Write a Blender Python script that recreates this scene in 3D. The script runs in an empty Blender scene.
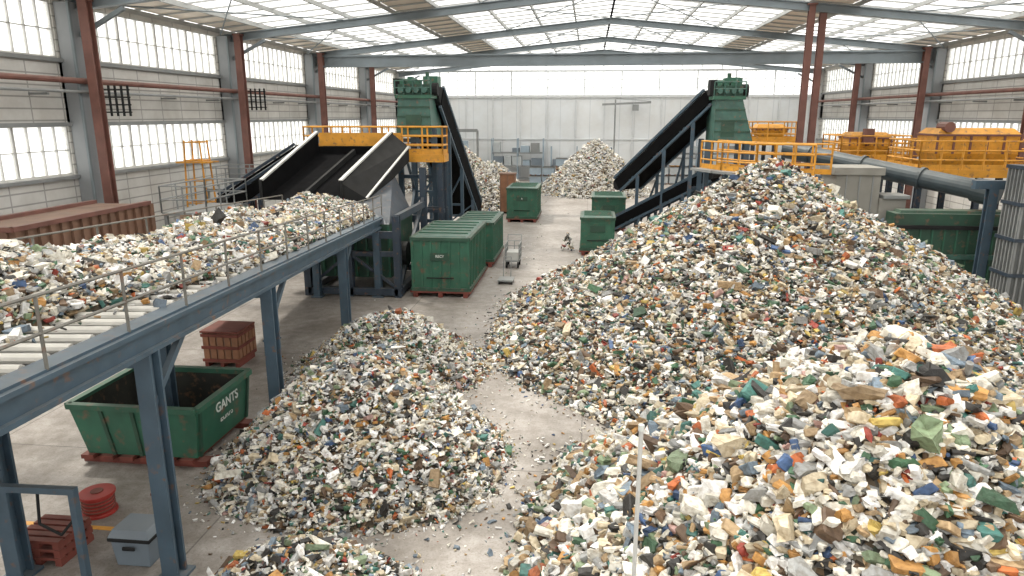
import bpy, bmesh, math, random
import numpy as np
from mathutils import Vector, Matrix
random.seed(7); rng=np.random.default_rng(7)
scene=bpy.context.scene

def lin(c):
    c=np.array(c,dtype=float)/255.0
    return tuple(np.where(c<=0.04045,c/12.92,((c+0.055)/1.055)**2.4))

# ------------------------------------------------------------ materials
def mat(name,rgb,rough=0.55,metal=0.0,var=0.25,scale=3.0,bump=0.0,rust=0.0,dust=0.14,spec=0.4):
    m=bpy.data.materials.new(name); m.use_nodes=True
    nt=m.node_tree; b=nt.nodes['Principled BSDF']
    c=lin(rgb)
    tc=nt.nodes.new('ShaderNodeTexCoord')
    n=nt.nodes.new('ShaderNodeTexNoise'); n.inputs['Scale'].default_value=scale; n.inputs['Detail'].default_value=6
    nt.links.new(tc.outputs['Object'],n.inputs['Vector'])
    r=nt.nodes.new('ShaderNodeValToRGB')
    r.color_ramp.elements[0].position=0.3; r.color_ramp.elements[1].position=0.7
    r.color_ramp.elements[0].color=(*[x*(1-var) for x in c],1)
    r.color_ramp.elements[1].color=(*[min(1,x*(1+var*0.6)) for x in c],1)
    nt.links.new(n.outputs['Fac'],r.inputs['Fac'])
    out=r.outputs['Color']
    if rust>0:
        n2=nt.nodes.new('ShaderNodeTexNoise'); n2.inputs['Scale'].default_value=scale*2.3; n2.inputs['Detail'].default_value=8
        nt.links.new(tc.outputs['Object'],n2.inputs['Vector'])
        r2=nt.nodes.new('ShaderNodeValToRGB'); r2.color_ramp.elements[0].position=0.62-rust*0.2; r2.color_ramp.elements[1].position=0.75
        nt.links.new(n2.outputs['Fac'],r2.inputs['Fac'])
        mx=nt.nodes.new('ShaderNodeMixRGB'); mx.inputs['Color2'].default_value=(*lin((110,80,62)),1)
        nt.links.new(r2.outputs['Color'],mx.inputs['Fac']); nt.links.new(out,mx.inputs['Color1']); out=mx.outputs['Color']
    if dust>0:
        g=nt.nodes.new('ShaderNodeNewGeometry'); s=nt.nodes.new('ShaderNodeSeparateXYZ'); nt.links.new(g.outputs['Normal'],s.inputs[0])
        mr=nt.nodes.new('ShaderNodeMapRange'); mr.inputs['From Min'].default_value=-0.2; mr.inputs['From Max'].default_value=1.0; mr.inputs['To Min'].default_value=0.12; mr.inputs['To Max'].default_value=1.3
        nt.links.new(s.outputs['Z'],mr.inputs['Value'])
        n3=nt.nodes.new('ShaderNodeTexNoise'); n3.inputs['Scale'].default_value=1.7; n3.inputs['Detail'].default_value=9; n3.inputs['Roughness'].default_value=0.7
        nt.links.new(g.outputs['Position'],n3.inputs['Vector'])
        mm=nt.nodes.new('ShaderNodeMath'); mm.operation='MULTIPLY'; nt.links.new(mr.outputs[0],mm.inputs[0]); nt.links.new(n3.outputs['Fac'],mm.inputs[1])
        m2=nt.nodes.new('ShaderNodeMath'); m2.operation='MULTIPLY'; m2.use_clamp=True; m2.inputs[1].default_value=dust*2.0; nt.links.new(mm.outputs[0],m2.inputs[0])
        mx=nt.nodes.new('ShaderNodeMixRGB'); mx.inputs['Color2'].default_value=(*lin((172,166,154)),1)
        nt.links.new(m2.outputs[0],mx.inputs['Fac']); nt.links.new(out,mx.inputs['Color1']); out=mx.outputs['Color']
    nt.links.new(out,b.inputs['Base Color'])
    b.inputs['Roughness'].default_value=rough; b.inputs['Metallic'].default_value=metal; b.inputs['Specular IOR Level'].default_value=spec
    if bump>0:
        bp=nt.nodes.new('ShaderNodeBump'); bp.inputs['Strength'].default_value=bump; bp.inputs['Distance'].default_value=0.05
        nt.links.new(n.outputs['Fac'],bp.inputs['Height']); nt.links.new(bp.outputs['Normal'],b.inputs['Normal'])
    return m

def block_mat(name,axis,c1,c2,mortar,w,h,rough=0.8,msize=0.03,off=0.0,dirt=0.75):
    m=bpy.data.materials.new(name); m.use_nodes=True; nt=m.node_tree; b=nt.nodes['Principled BSDF']
    g=nt.nodes.new('ShaderNodeNewGeometry'); s=nt.nodes.new('ShaderNodeSeparateXYZ'); cb=nt.nodes.new('ShaderNodeCombineXYZ')
    nt.links.new(g.outputs['Position'],s.inputs[0])
    a=('Y','Z') if axis=='X' else (('X','Z') if axis=='Y' else ('X','Y'))
    nt.links.new(s.outputs[a[0]],cb.inputs['X']); nt.links.new(s.outputs[a[1]],cb.inputs['Y'])
    t=nt.nodes.new('ShaderNodeTexBrick'); t.offset=off
    t.inputs['Scale'].default_value=1; t.inputs['Brick Width'].default_value=w; t.inputs['Row Height'].default_value=h
    t.inputs['Mortar Size'].default_value=msize; t.inputs['Color1'].default_value=(*lin(c1),1); t.inputs['Color2'].default_value=(*lin(c2),1); t.inputs['Mortar'].default_value=(*lin(mortar),1)
    nt.links.new(cb.outputs[0],t.inputs['Vector'])
    n=nt.nodes.new('ShaderNodeTexNoise'); n.inputs['Scale'].default_value=0.6; n.inputs['Detail'].default_value=9; n.inputs['Roughness'].default_value=0.65
    nt.links.new(g.outputs['Position'],n.inputs['Vector'])
    r=nt.nodes.new('ShaderNodeValToRGB'); r.color_ramp.elements[0].position=0.3; r.color_ramp.elements[1].position=0.65
    r.color_ramp.elements[0].color=(dirt,dirt*.98,dirt*.95,1); r.color_ramp.elements[1].color=(1,1,1,1)
    nt.links.new(n.outputs['Fac'],r.inputs['Fac'])
    mx=nt.nodes.new('ShaderNodeMixRGB'); mx.blend_type='MULTIPLY'; mx.inputs['Fac'].default_value=1
    nt.links.new(t.outputs['Color'],mx.inputs['Color1']); nt.links.new(r.outputs['Color'],mx.inputs['Color2'])
    nt.links.new(mx.outputs['Color'],b.inputs['Base Color']); b.inputs['Roughness'].default_value=rough
    return m

def glass_mat(name,fac,col):
    m=bpy.data.materials.new(name); m.use_nodes=True; nt=m.node_tree
    nt.nodes.remove(nt.nodes['Principled BSDF']); o=nt.nodes['Material Output']
    t=nt.nodes.new('ShaderNodeBsdfTransparent'); t.inputs[0].default_value=(0.97,0.98,0.98,1)
    l=nt.nodes.new('ShaderNodeBsdfTranslucent'); l.inputs[0].default_value=(*col,1)
    mx=nt.nodes.new('ShaderNodeMixShader'); mx.inputs[0].default_value=fac
    nt.links.new(t.outputs[0],mx.inputs[1]); nt.links.new(l.outputs[0],mx.inputs[2]); nt.links.new(mx.outputs[0],o.inputs[0])
    return m

def waste_mat():
    m=bpy.data.materials.new('mixed_waste'); m.use_nodes=True; nt=m.node_tree; b=nt.nodes['Principled BSDF']
    a=nt.nodes.new('ShaderNodeVertexColor'); a.layer_name='Col'
    g=nt.nodes.new('ShaderNodeNewGeometry')
    n=nt.nodes.new('ShaderNodeTexNoise'); n.inputs['Scale'].default_value=16; n.inputs['Detail'].default_value=5
    nt.links.new(g.outputs['Position'],n.inputs['Vector'])
    r=nt.nodes.new('ShaderNodeValToRGB'); r.color_ramp.elements[0].position=0.33; r.color_ramp.elements[1].position=0.58
    r.color_ramp.elements[0].color=(0.54,0.48,0.41,1); r.color_ramp.elements[1].color=(1,1,1,1)
    nt.links.new(n.outputs['Fac'],r.inputs['Fac'])
    mx=nt.nodes.new('ShaderNodeMixRGB'); mx.blend_type='MULTIPLY'; mx.inputs['Fac'].default_value=0.75
    nt.links.new(a.outputs['Color'],mx.inputs['Color1']); nt.links.new(r.outputs['Color'],mx.inputs['Color2'])
    bp=nt.nodes.new('ShaderNodeBump'); bp.inputs['Strength'].default_value=0.6; bp.inputs['Distance'].default_value=0.03
    nt.links.new(n.outputs['Fac'],bp.inputs['Height']); nt.links.new(bp.outputs['Normal'],b.inputs['Normal'])
    nt.links.new(mx.outputs['Color'],b.inputs['Base Color']); b.inputs['Roughness'].default_value=0.6
    return m

def heap_mat():
    m=bpy.data.materials.new('packed_waste'); m.use_nodes=True; nt=m.node_tree; b=nt.nodes['Principled BSDF']
    g=nt.nodes.new('ShaderNodeNewGeometry')
    v=nt.nodes.new('ShaderNodeTexVoronoi'); v.inputs['Scale'].default_value=14
    nt.links.new(g.outputs['Position'],v.inputs['Vector'])
    s=nt.nodes.new('ShaderNodeSeparateColor'); nt.links.new(v.outputs['Color'],s.inputs[0])
    r=nt.nodes.new('ShaderNodeValToRGB'); r.color_ramp.interpolation='CONSTANT'
    cols=[(70,60,48),(134,125,108),(86,74,58),(66,62,55),(46,46,43),(110,92,70),(66,74,62)]
    e=r.color_ramp.elements
    e[0].color=(*lin(cols[0]),1); e[1].position=1/7; e[1].color=(*lin(cols[1]),1)
    for i in range(2,7):
        x=e.new(i/7); x.color=(*lin(cols[i]),1)
    nt.links.new(s.outputs[0],r.inputs['Fac']); nt.links.new(r.outputs['Color'],b.inputs['Base Color']); b.inputs['Roughness'].default_value=0.9
    return m

def floor_mat():
    m=bpy.data.materials.new('concrete_floor'); m.use_nodes=True; nt=m.node_tree; b=nt.nodes['Principled BSDF']
    g=nt.nodes.new('ShaderNodeNewGeometry')
    t=nt.nodes.new('ShaderNodeTexBrick'); t.offset=0; t.inputs['Scale'].default_value=1; t.inputs['Brick Width'].default_value=5.95; t.inputs['Row Height'].default_value=5.95
    t.inputs['Mortar Size'].default_value=0.015; t.inputs['Color1'].default_value=(*lin((168,162,156)),1); t.inputs['Color2'].default_value=(*lin((162,156,150)),1); t.inputs['Mortar'].default_value=(*lin((126,121,116)),1)
    nt.links.new(g.outputs['Position'],t.inputs['Vector'])
    prev=t.outputs['Color']
    rough=None
    for sc,lo,p0,p1 in ((0.45,(0.62,0.60,0.57),0.36,0.6),(3.5,(0.76,0.74,0.71),0.4,0.62),(26,(0.74,0.72,0.69),0.36,0.5)):
        n=nt.nodes.new('ShaderNodeTexNoise'); n.inputs['Scale'].default_value=sc; n.inputs['Detail'].default_value=9; n.inputs['Roughness'].default_value=0.68; n.inputs['Distortion'].default_value=0.4
        nt.links.new(g.outputs['Position'],n.inputs['Vector'])
        r=nt.nodes.new('ShaderNodeValToRGB'); r.color_ramp.elements[0].position=p0; r.color_ramp.elements[1].position=p1
        r.color_ramp.elements[0].color=(*lo,1); r.color_ramp.elements[1].color=(1,1,1,1)
        nt.links.new(n.outputs['Fac'],r.inputs['Fac'])
        mx=nt.nodes.new('ShaderNodeMixRGB'); mx.blend_type='MULTIPLY'; mx.inputs['Fac'].default_value=1
        nt.links.new(prev,mx.inputs['Color1']); nt.links.new(r.outputs['Color'],mx.inputs['Color2']); prev=mx.outputs['Color']
        rough=rough or n
    nt.links.new(prev,b.inputs['Base Color'])
    r3=nt.nodes.new('ShaderNodeMapRange'); r3.inputs['To Min'].default_value=0.35; r3.inputs['To Max'].default_value=0.75
    nt.links.new(rough.outputs['Fac'],r3.inputs['Value']); nt.links.new(r3.outputs[0],b.inputs['Roughness'])
    return m

M=dict(
 green=mat('green_paint',(38,94,73),0.5,0,0.25,2.0,0,0.15),
 dgreen=mat('dark_green_paint',(28,70,54),0.5,0,0.25,2.0,0,0.15),
 lgreen=mat('machine_green',(50,94,84),0.5,0,0.3,3,0,.15),
 inner=mat('skip_inside',(42,44,40),0.8,0,0.3,3,0,0.3,0.1,.2),
 blue=mat('blue_grey_steel',(60,82,98),0.5,0.1,0.2,2.5,0,0.1),
 dblue=mat('dark_blue_steel',(38,54,70),0.5,0.1,0.2,2.5,0,0.1),
 slate=mat('slate_duct',(62,74,80),0.5,0.1,0.2,2.5),
 black=mat('black_rubber',(17,17,18),0.95,0,0.3,4,dust=0.0,spec=.08),
 dark=mat('dark_steel',(36,37,38),0.8,0.0,0.3,3,dust=.03,spec=.15),
 grey=mat('grey_steel',(135,138,138),0.5,0.1,0.15,2),
 railm=mat('weathered_rail',(106,104,98),0.6,0.1,0.25,3,0,.3),
 lgrey=mat('light_grey_steel',(190,190,186),0.5,0.1,0.15,2),
 haze_steel=mat('hazed_wall_steel',(208,211,212),0.6,0,0.08,2),  # back-wall steel, lightened so distance haze is in the paint
 haze_blue=mat('hazed_blue_storage',(150,166,178),0.7,0,0.15,2),  # far storage blue, paled to paint in air haze
 haze_grey=mat('hazed_grey_storage',(176,182,184),0.7,0,0.15,2),  # far storage grey, same haze mixed into the colour
 white=mat('steel_roller',(205,202,194),0.45,0,0.15,3),
 yellow=mat('yellow_paint',(212,148,42),0.55,0,0.25,2.5,0,0.25,0.1),
 rust=mat('red_oxide_steel',(114,74,65),0.65,0,0.25,2),
 brown=mat('brown_corrugated',(124,92,74),0.7,0,0.25,1.5),
 red=mat('red_paint',(160,48,42),0.45,0,0.2,3,dust=.06),
 pallet=mat('red_brown_pallet',(112,54,44),0.75,0,0.3,3,dust=.08),
 wood=mat('wood',(140,98,72),0.8,0,0.25,4,dust=.1),
 cooler=mat('blue_grey_plastic',(108,120,130),0.5,0,0.1,2),
 conc=mat('concrete',(140,138,131),0.85,0,0.2,1.2,0.2),
 dconc=mat('dark_ribbed_steel',(92,96,96),0.8,0,0.2,1.2,0.1),
 cut=mat('paint_white',(200,204,198),0.6,0,0.15,4,dust=0),
 roofsteel=mat('roof_steel',(168,170,168),0.5,0.1,0.15,1),
 roofsheet=mat('roof_sheet',(228,218,204),0.7,0,0.1,0.7,dust=0),
 truss=mat('truss_steel',(118,128,133),0.5,0.1,0.15,1),
 pil=mat('pilaster_steel',(140,144,147),0.6,0,0.12,1),
)
M['glass']=glass_mat('window_glass',0.25,(0.98,0.96,0.91))
M['sky']=glass_mat('translucent_roof',0.35,(0.98,0.97,0.94))
M['waste']=waste_mat(); M['heap']=heap_mat()
M['wallL']=block_mat('block_wall_side','X',(210,208,203),(200,199,195),(158,157,153),1.6,0.42)
M['wallB']=block_mat('hazed_panel_wall_back','Y',(222,225,226),(217,221,223),(202,207,210),1.5,4.0,0.7,0.04,dirt=.9)  # wall colour lightened to stand in for haze at the far end
M['floor']=floor_mat()

# ------------------------------------------------------------ mesh builder
class B:
    def __init__(s): s.v=[]; s.f=[]; s.m=[]; s.ms=[]
    def mi(s,k):
        if k not in s.ms: s.ms.append(k)
        return s.ms.index(k)
    def add(s,vs,fs,k):
        o=len(s.v); s.v+= [tuple(v) for v in vs]; i=s.mi(k)
        for f in fs: s.f.append(tuple(o+j for j in f)); s.m.append(i)
    def hexa(s,p,k):
        s.add(p,[(0,3,2,1),(4,5,6,7),(0,1,5,4),(1,2,6,5),(2,3,7,6),(3,0,4,7)],k)
    def box(s,x0,x1,y0,y1,z0,z1,k):
        s.hexa([(x0,y0,z0),(x1,y0,z0),(x1,y1,z0),(x0,y1,z0),(x0,y0,z1),(x1,y0,z1),(x1,y1,z1),(x0,y1,z1)],k)
    def beam(s,p,q,w,h,k,up=(0,0,1)):
        p=Vector(p);q=Vector(q);d=(q-p).normalized();u=Vector(up)
        if abs(d.dot(u))>0.98: u=Vector((0,1,0))
        r=d.cross(u).normalized(); u=r.cross(d).normalized()
        a=r*w/2; b=u*h/2
        s.hexa([p-a-b,p+a-b,q+a-b,q-a-b,p-a+b,p+a+b,q+a+b,q-a+b],k)
    def ibeam(s,p,q,w,h,k,up=(0,0,1),t=0.05):
        p=Vector(p);q=Vector(q);d=(q-p).normalized();u=Vector(up)
        if abs(d.dot(u))>0.98: u=Vector((0,1,0))
        r=d.cross(u).normalized(); u=r.cross(d).normalized()
        o=u*(h/2-t/2)
        s.beam(p+o,q+o,w,t,k,u); s.beam(p-o,q-o,w,t,k,u); s.beam(p,q,t,h-t*2,k,u)
    def cyl(s,p,q,r,k,n=10,r2=None):
        p=Vector(p);q=Vector(q);d=(q-p).normalized();u=Vector((0,0,1))
        if abs(d.dot(u))>0.95: u=Vector((1,0,0))
        a=d.cross(u).normalized(); b=a.cross(d); r2=r if r2 is None else r2
        vs=[p+(a*math.cos(2*math.pi*i/n)+b*math.sin(2*math.pi*i/n))*r for i in range(n)]+[q+(a*math.cos(2*math.pi*i/n)+b*math.sin(2*math.pi*i/n))*r2 for i in range(n)]
        fs=[(i,(i+1)%n,n+(i+1)%n,n+i) for i in range(n)]+[tuple(range(n))[::-1],tuple(range(n,2*n))]
        s.add(vs,fs,k)
    def rail(s,pts,h,k,step=1.5,r=0.03,mid=1,kick=None):
        for a,b in zip(pts[:-1],pts[1:]):
            a=Vector(a);b=Vector(b);L=(b-a).length;n=max(1,round(L/step))
            for i in range(n+1):
                p=a.lerp(b,i/n); s.cyl(p,p+Vector((0,0,h)),r,k,6)
            for j in range(mid+1):
                z=Vector((0,0,h*(1-j/(mid+1)))); s.cyl(a+z,b+z,r,k,6)
            if kick: s.beam(a+Vector((0,0,0.1)),b+Vector((0,0,0.1)),0.03,0.2,kick)
    def done(s,name,bevel=0,parent=None):
        vs=np.array(s.v); c=np.array([(vs[:,0].min()+vs[:,0].max())/2,(vs[:,1].min()+vs[:,1].max())/2,vs[:,2].min()])
        me=bpy.data.meshes.new(name); me.from_pydata([tuple(v) for v in vs-c],[],s.f)
        for k in s.ms: me.materials.append(M[k])
        me.polygons.foreach_set('material_index',s.m); me.update()
        o=bpy.data.objects.new(name,me); o.location=c; scene.collection.objects.link(o)
        if bevel:
            b=o.modifiers.new('bevel','BEVEL'); b.width=bevel; b.segments=2; b.limit_method='ANGLE'
        return o

def text_child(txt,parent,loc,rot,size,name):
    cu=bpy.data.curves.new(name,'FONT'); cu.body=txt; cu.size=size; cu.extrude=0.004; cu.align_x='CENTER'; cu.offset=0.004
    o=bpy.data.objects.new(name,cu); scene.collection.objects.link(o); cu.materials.append(M['cut'])
    o.parent=parent; o.location=Vector(loc)-parent.location; o.rotation_euler=rot
    return o

# ------------------------------------------------------------ room shell
XL,XR,YB,Y0=-20.0,22.5,73.8,-10.0
EAVE,APEX,XC=10.9,13.0,1.25
BAYS=[-9.4,2.5,14.4,26.3,38.1,50.0,61.9,73.6]
b=B(); b.box(XL-0.3,XR+0.3,Y0,YB+0.3,-0.3,0,'floor'); b.done('floor')

def side_wall(x0,x1,name):
    b=B()
    b.box(x0,x1,Y0,YB,0,4.25,'wallL'); b.box(x0,x1,Y0,YB,6.1,8.6,'wallL'); b.box(x0,x1,Y0,YB,10.6,EAVE,'wallL')
    for y in BAYS: b.box(x0,x1,y-0.6,y+0.6,4.25,10.6,'wallL')
    return b.done(name)
side_wall(XL-0.3,XL,'wall_left'); side_wall(XR,XR+0.3,'wall_right')
b=B(); b.box(XL-0.3,XR+0.3,YB,YB+0.3,0,8.4,'wallB'); b.box(XL-0.3,XR+0.3,YB,YB+0.3,10.75,EAVE,'wallB')
b.box(XL-0.3,XL+0.8,YB,YB+0.3,8.4,10.75,'wallB'); b.box(XR-0.8,XR+0.3,YB,YB+0.3,8.4,10.75,'wallB')
b.done('wall_back')

wn=1
def side_window(x,y0,y1,z0,z1,nv,nh):
    global wn
    b=B(); b.box(x-0.02,x+0.02,y0,y1,z0,z1,'glass')
    for i in range(nv+1):
        y=y0+(y1-y0)*i/nv; t=0.1 if i%4==0 else 0.035
        b.box(x-0.06,x+0.06,y-t/2,y+t/2,z0,z1,'lgrey')
    for i in range(nh+1):
        z=z0+(z1-z0)*i/nh; t=0.09 if i in(0,nh) else 0.035
        b.box(x-0.05,x+0.05,y0,y1,z-t/2,z+t/2,'lgrey')
    b.done('window_%d'%wn); wn+=1
for x in (XL-0.12,XR+0.12):
    for ya,yb in zip(BAYS[:-1],BAYS[1:]):
        if yb<10: continue
        side_window(x,ya+0.6,yb-0.6,4.25,6.1,16,2)
        side_window(x,ya+0.6,yb-0.6,8.6,10.6,16,2)
b=B(); y=YB+0.15
b.box(XL+0.8,XR-0.8,y-0.02,y+0.02,8.4,10.75,'glass')
n=44
for i in range(n+1):
    x=XL+0.8+(XR-XL-1.6)*i/n; t=0.12 if i%4==0 else 0.04
    b.box(x-t/2,x+t/2,y-0.06,y+0.06,8.4,10.75,'haze_steel')
for i in range(4):
    z=8.4+2.35*i/3; b.box(XL+0.8,XR-0.8,y-0.05,y+0.05,z-0.03,z+0.03,'haze_steel')
b.done('window_%d'%wn); wn+=1
b=B()
b.add([(XL,y,EAVE),(XR,y,EAVE),(XC,y,APEX)],[(0,1,2)],'glass')
for i in range(1,22):
    x=XL+(XR-XL)*i/22; zt=EAVE+(APEX-EAVE)*(1-abs(x-XC)/(XC-XL)); b.box(x-0.04,x+0.04,y-0.05,y+0.05,EAVE,zt,'haze_steel')
b.done('window_%d'%wn); wn+=1
b=B()
for z in (4.15,6.15,8.5): b.box(XL,XL+0.14,Y0,YB,z-0.07,z+0.07,'grey')
b.done('trim_1')
b=B()
for z in (4.15,6.15,8.5): b.box(XR-0.14,XR,Y0,YB,z-0.07,z+0.07,'grey')
b.done('trim_2')
b=B(); b.box(XL,XR,YB-0.15,YB,8.2,8.45,'haze_steel'); b.box(XL,XR,YB-0.1,YB,4.0,4.12,'haze_steel')
for i in range(15):
    x=XL+1.5+i*2.85; b.box(x-0.08,x+0.08,YB-0.12,YB,0,8.3,'haze_steel')
b.done('trim_3')

# ceiling
def roofz(x): return EAVE+(APEX-EAVE)*(1-abs(x-XC)/(XC-XL))
b=B(); ND=9
for sgn in (-1,1):
    for i in range(ND):
        xa=XC+sgn*(XC-XL)*i/ND; xb=XC+sgn*(XC-XL)*(i+1)/ND
        k='roofsheet' if i in (ND-1,4) else 'sky'
        b.add([(xa,Y0,roofz(xa)+0.12),(xb,Y0,roofz(xb)+0.12),(xb,YB+0.3,roofz(xb)+0.12),(xa,YB+0.3,roofz(xa)+0.12)],[(0,1,2,3)],k)
b.done('ceiling')
b=B()
for sgn in (-1,1):
    for i in range(ND+1):
        x=XC+sgn*(XC-XL)*i/ND
        b.beam((x,Y0,roofz(x)-0.02),(x,YB,roofz(x)-0.02),0.1,0.2,'roofsteel')
    yy=Y0
    while yy<YB:
        b.beam((XC,yy,APEX+0.06),(XC+sgn*(XC-XL),yy,EAVE+0.06),0.05,0.08,'roofsteel'); yy+=1.7
b.done('roof_purlins')
for i,yb in enumerate(BAYS[1:]):
    b=B()
    for sgn in (-1,1):
        xe=XC+sgn*(XC-XL-0.3)
        b.ibeam((XC,yb,APEX-0.4),(xe,yb,EAVE-0.4),0.3,0.4,'truss')
        b.beam((xe,yb,EAVE-1.6),(xe-sgn*2.2,yb,EAVE-0.5),0.15,0.15,'truss')
        if i<6:
            y2=BAYS[i+2] if i+2<len(BAYS) else yb
            for j in (0,2):
                xa=XC+sgn*(XC-XL)*(j*2)/6; xb=XC+sgn*(XC-XL)*(j*2+2)/6
                b.cyl((xa,yb,roofz(xa)-0.25),(xb,y2,roofz(xb)-0.25),0.035,'truss',5)
                b.cyl((xb,yb,roofz(xb)-0.25),(xa,y2,roofz(xa)-0.25),0.035,'truss',5)
    if abs(yb-50)<1:
        b.ibeam((XL+0.2,yb,10.15),(XR-0.2,yb,10.15),0.45,0.8,'truss',t=0.1)
    b.done('roof_truss')
def column(x,y,sgn):
    b=B()
    b.box(x-0.3,x+0.3,y-0.5,y+0.5,0,EAVE-0.3,'pil')
    for t in (-0.5,0.5): b.box(x+sgn*0.3-0.05,x+sgn*0.3+0.05,y+t-0.06,y+t+0.06,0,EAVE-0.3,'truss')
    b.done('wall_column',0.02)
for yb in BAYS[2:-1]:
    column(XL+0.32,yb,1); column(XR-0.32,yb,-1)
def rust_col(x,y,h=10.6,w=0.32):
    b=B(); b.ibeam((x,y,0),(x,y,h),w,w,'rust',up=(0,1,0),t=0.05); b.box(x-0.3,x+0.3,y-0.3,y+0.3,0,0.06,'rust')
    b.box(x-0.22,x+0.22,y-0.22,y+0.22,h-0.08,h,'rust'); b.done('steel_column')
for yb in BAYS[2:-1]:
    rust_col(XL+1.15,yb-0.3,EAVE-0.2,0.36); rust_col(XR-1.15,yb-0.3,EAVE-0.2,0.36)
rust_col(10.7,38.0,11.8,0.3); rust_col(11.35,38.3,11.8,0.3)
for x,n in ((XL+0.75,'wall_pipe'),(XR-0.75,'wall_pipe')):
    b=B(); b.cyl((x,Y0,7.75),(x,YB-0.5,7.75),0.11,'rust'); b.cyl((x,Y0,7.35),(x,YB-0.5,7.35),0.06,'grey')
    for y in np.arange(8,72,4): b.box(min(x,x+(-0.75 if x<0 else 0.75)),max(x,x+(-0.75 if x<0 else 0.75)),y-0.04,y+0.04,7.2,7.28,'grey')
    b.done(n)
def bracket(x,y,z):
    b=B()
    for i in range(4):
        b.cyl((x,y,z+i*0.28),(x+1.1,y,z+i*0.28),0.03,'dark',6)
    for i in range(4):
        xx=x+0.25+i*0.26; b.cyl((xx,y,z-0.15),(xx,y,z+1.0),0.045,'dark',6)
    b.done('column_bracket')
bracket(XL+1.2,26.3,6.6); bracket(XL+1.2,38.1,6.9)

# ------------------------------------------------------------ waste heaps
PAL=[((232,228,215),22),((244,243,240),22),((208,194,166),9),((174,148,112),6),((188,140,78),2.6),((196,108,58),2),((106,84,64),7),((52,50,47),9),
     ((160,161,159),10),((118,134,148),4.5),((68,94,134),1.5),((70,106,78),5),((132,150,118),3),((72,122,114),2),((156,68,56),1.0),((204,178,98),1.4),((180,146,138),1)]
PC=np.array([lin(p[0]) for p in PAL])
def pal_weights(mod=None):
    w=np.array([p[1] for p in PAL],float)
    if mod:
        for k,v in mod.items(): w[k]*=v
    return w/w.sum()

def proto_from_bm(bm):
    bmesh.ops.triangulate(bm,faces=bm.faces[:]); bm.verts.ensure_lookup_table()
    v=np.array([x.co[:] for x in bm.verts]); f=np.array([[x.index for x in t.verts] for t in bm.faces]); bm.free(); return v,f
def p_box(bev,seed,j=.17):
    r=random.Random(seed); bm=bmesh.new(); bmesh.ops.create_cube(bm,size=1)
    for v in bm.verts: v.co+=Vector([r.uniform(-j,j) for _ in range(3)])
    if bev: bmesh.ops.bevel(bm,geom=bm.edges[:],offset=0.1,segments=1,affect='EDGES')
    bm.verts.index_update(); return proto_from_bm(bm)
def p_crush(seed):
    r=random.Random(seed); bm=bmesh.new(); bmesh.ops.create_cube(bm,size=1)
    bmesh.ops.subdivide_edges(bm,edges=bm.edges[:],cuts=1,use_grid_fill=True)
    for v in bm.verts:
        k=0.86 if v.co.length>0.8 else 1.0
        v.co=Vector((v.co.x*1.1*k+r.uniform(-.13,.13),v.co.y*k+r.uniform(-.13,.13),v.co.z*k+r.uniform(-.18,.18)))
    bm.verts.index_update(); return proto_from_bm(bm)
def p_sheet(seed):
    r=random.Random(seed); bm=bmesh.new(); bmesh.ops.create_grid(bm,x_segments=3,y_segments=3,size=0.55)
    for v in bm.verts: v.co+=Vector((r.uniform(-.12,.12),r.uniform(-.12,.12),r.uniform(-.3,.3)))
    bm.verts.index_update(); return proto_from_bm(bm)
def p_cyl(seed,r2):
    bm=bmesh.new(); bmesh.ops.create_cone(bm,cap_ends=True,segments=7,radius1=0.4,radius2=r2,depth=1.1)
    bmesh.ops.rotate(bm,verts=bm.verts[:],cent=(0,0,0),matrix=Matrix.Rotation(math.pi/2,3,'Y')); bm.verts.index_update(); return proto_from_bm(bm)
def p_wedge(seed):
    r=random.Random(seed); bm=bmesh.new()
    vs=[bm.verts.new(Vector(p)+Vector([r.uniform(-.1,.1) for _ in range(3)])) for p in [(-.6,-.5,-.3),(.6,-.5,-.3),(0,.6,-.3),(-.5,-.4,.3),(.5,-.3,.25),(0,.4,.35)]]
    for f in [(2,1,0),(3,4,5),(0,1,4,3),(1,2,5,4),(2,0,3,5)]: bm.faces.new([vs[i] for i in f])
    bm.verts.index_update(); return proto_from_bm(bm)
P_HI=[p_box(True,i) for i in range(5)]+[p_crush(i) for i in range(20,25)]+[p_cyl(1,.4),p_cyl(2,.25),p_wedge(3),p_wedge(4),p_sheet(1)]
P_LO=[p_box(False,i,.2) for i in range(5)]+[p_sheet(5),p_wedge(7),p_wedge(8),p_wedge(9),p_cyl(3,.3)]

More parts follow.
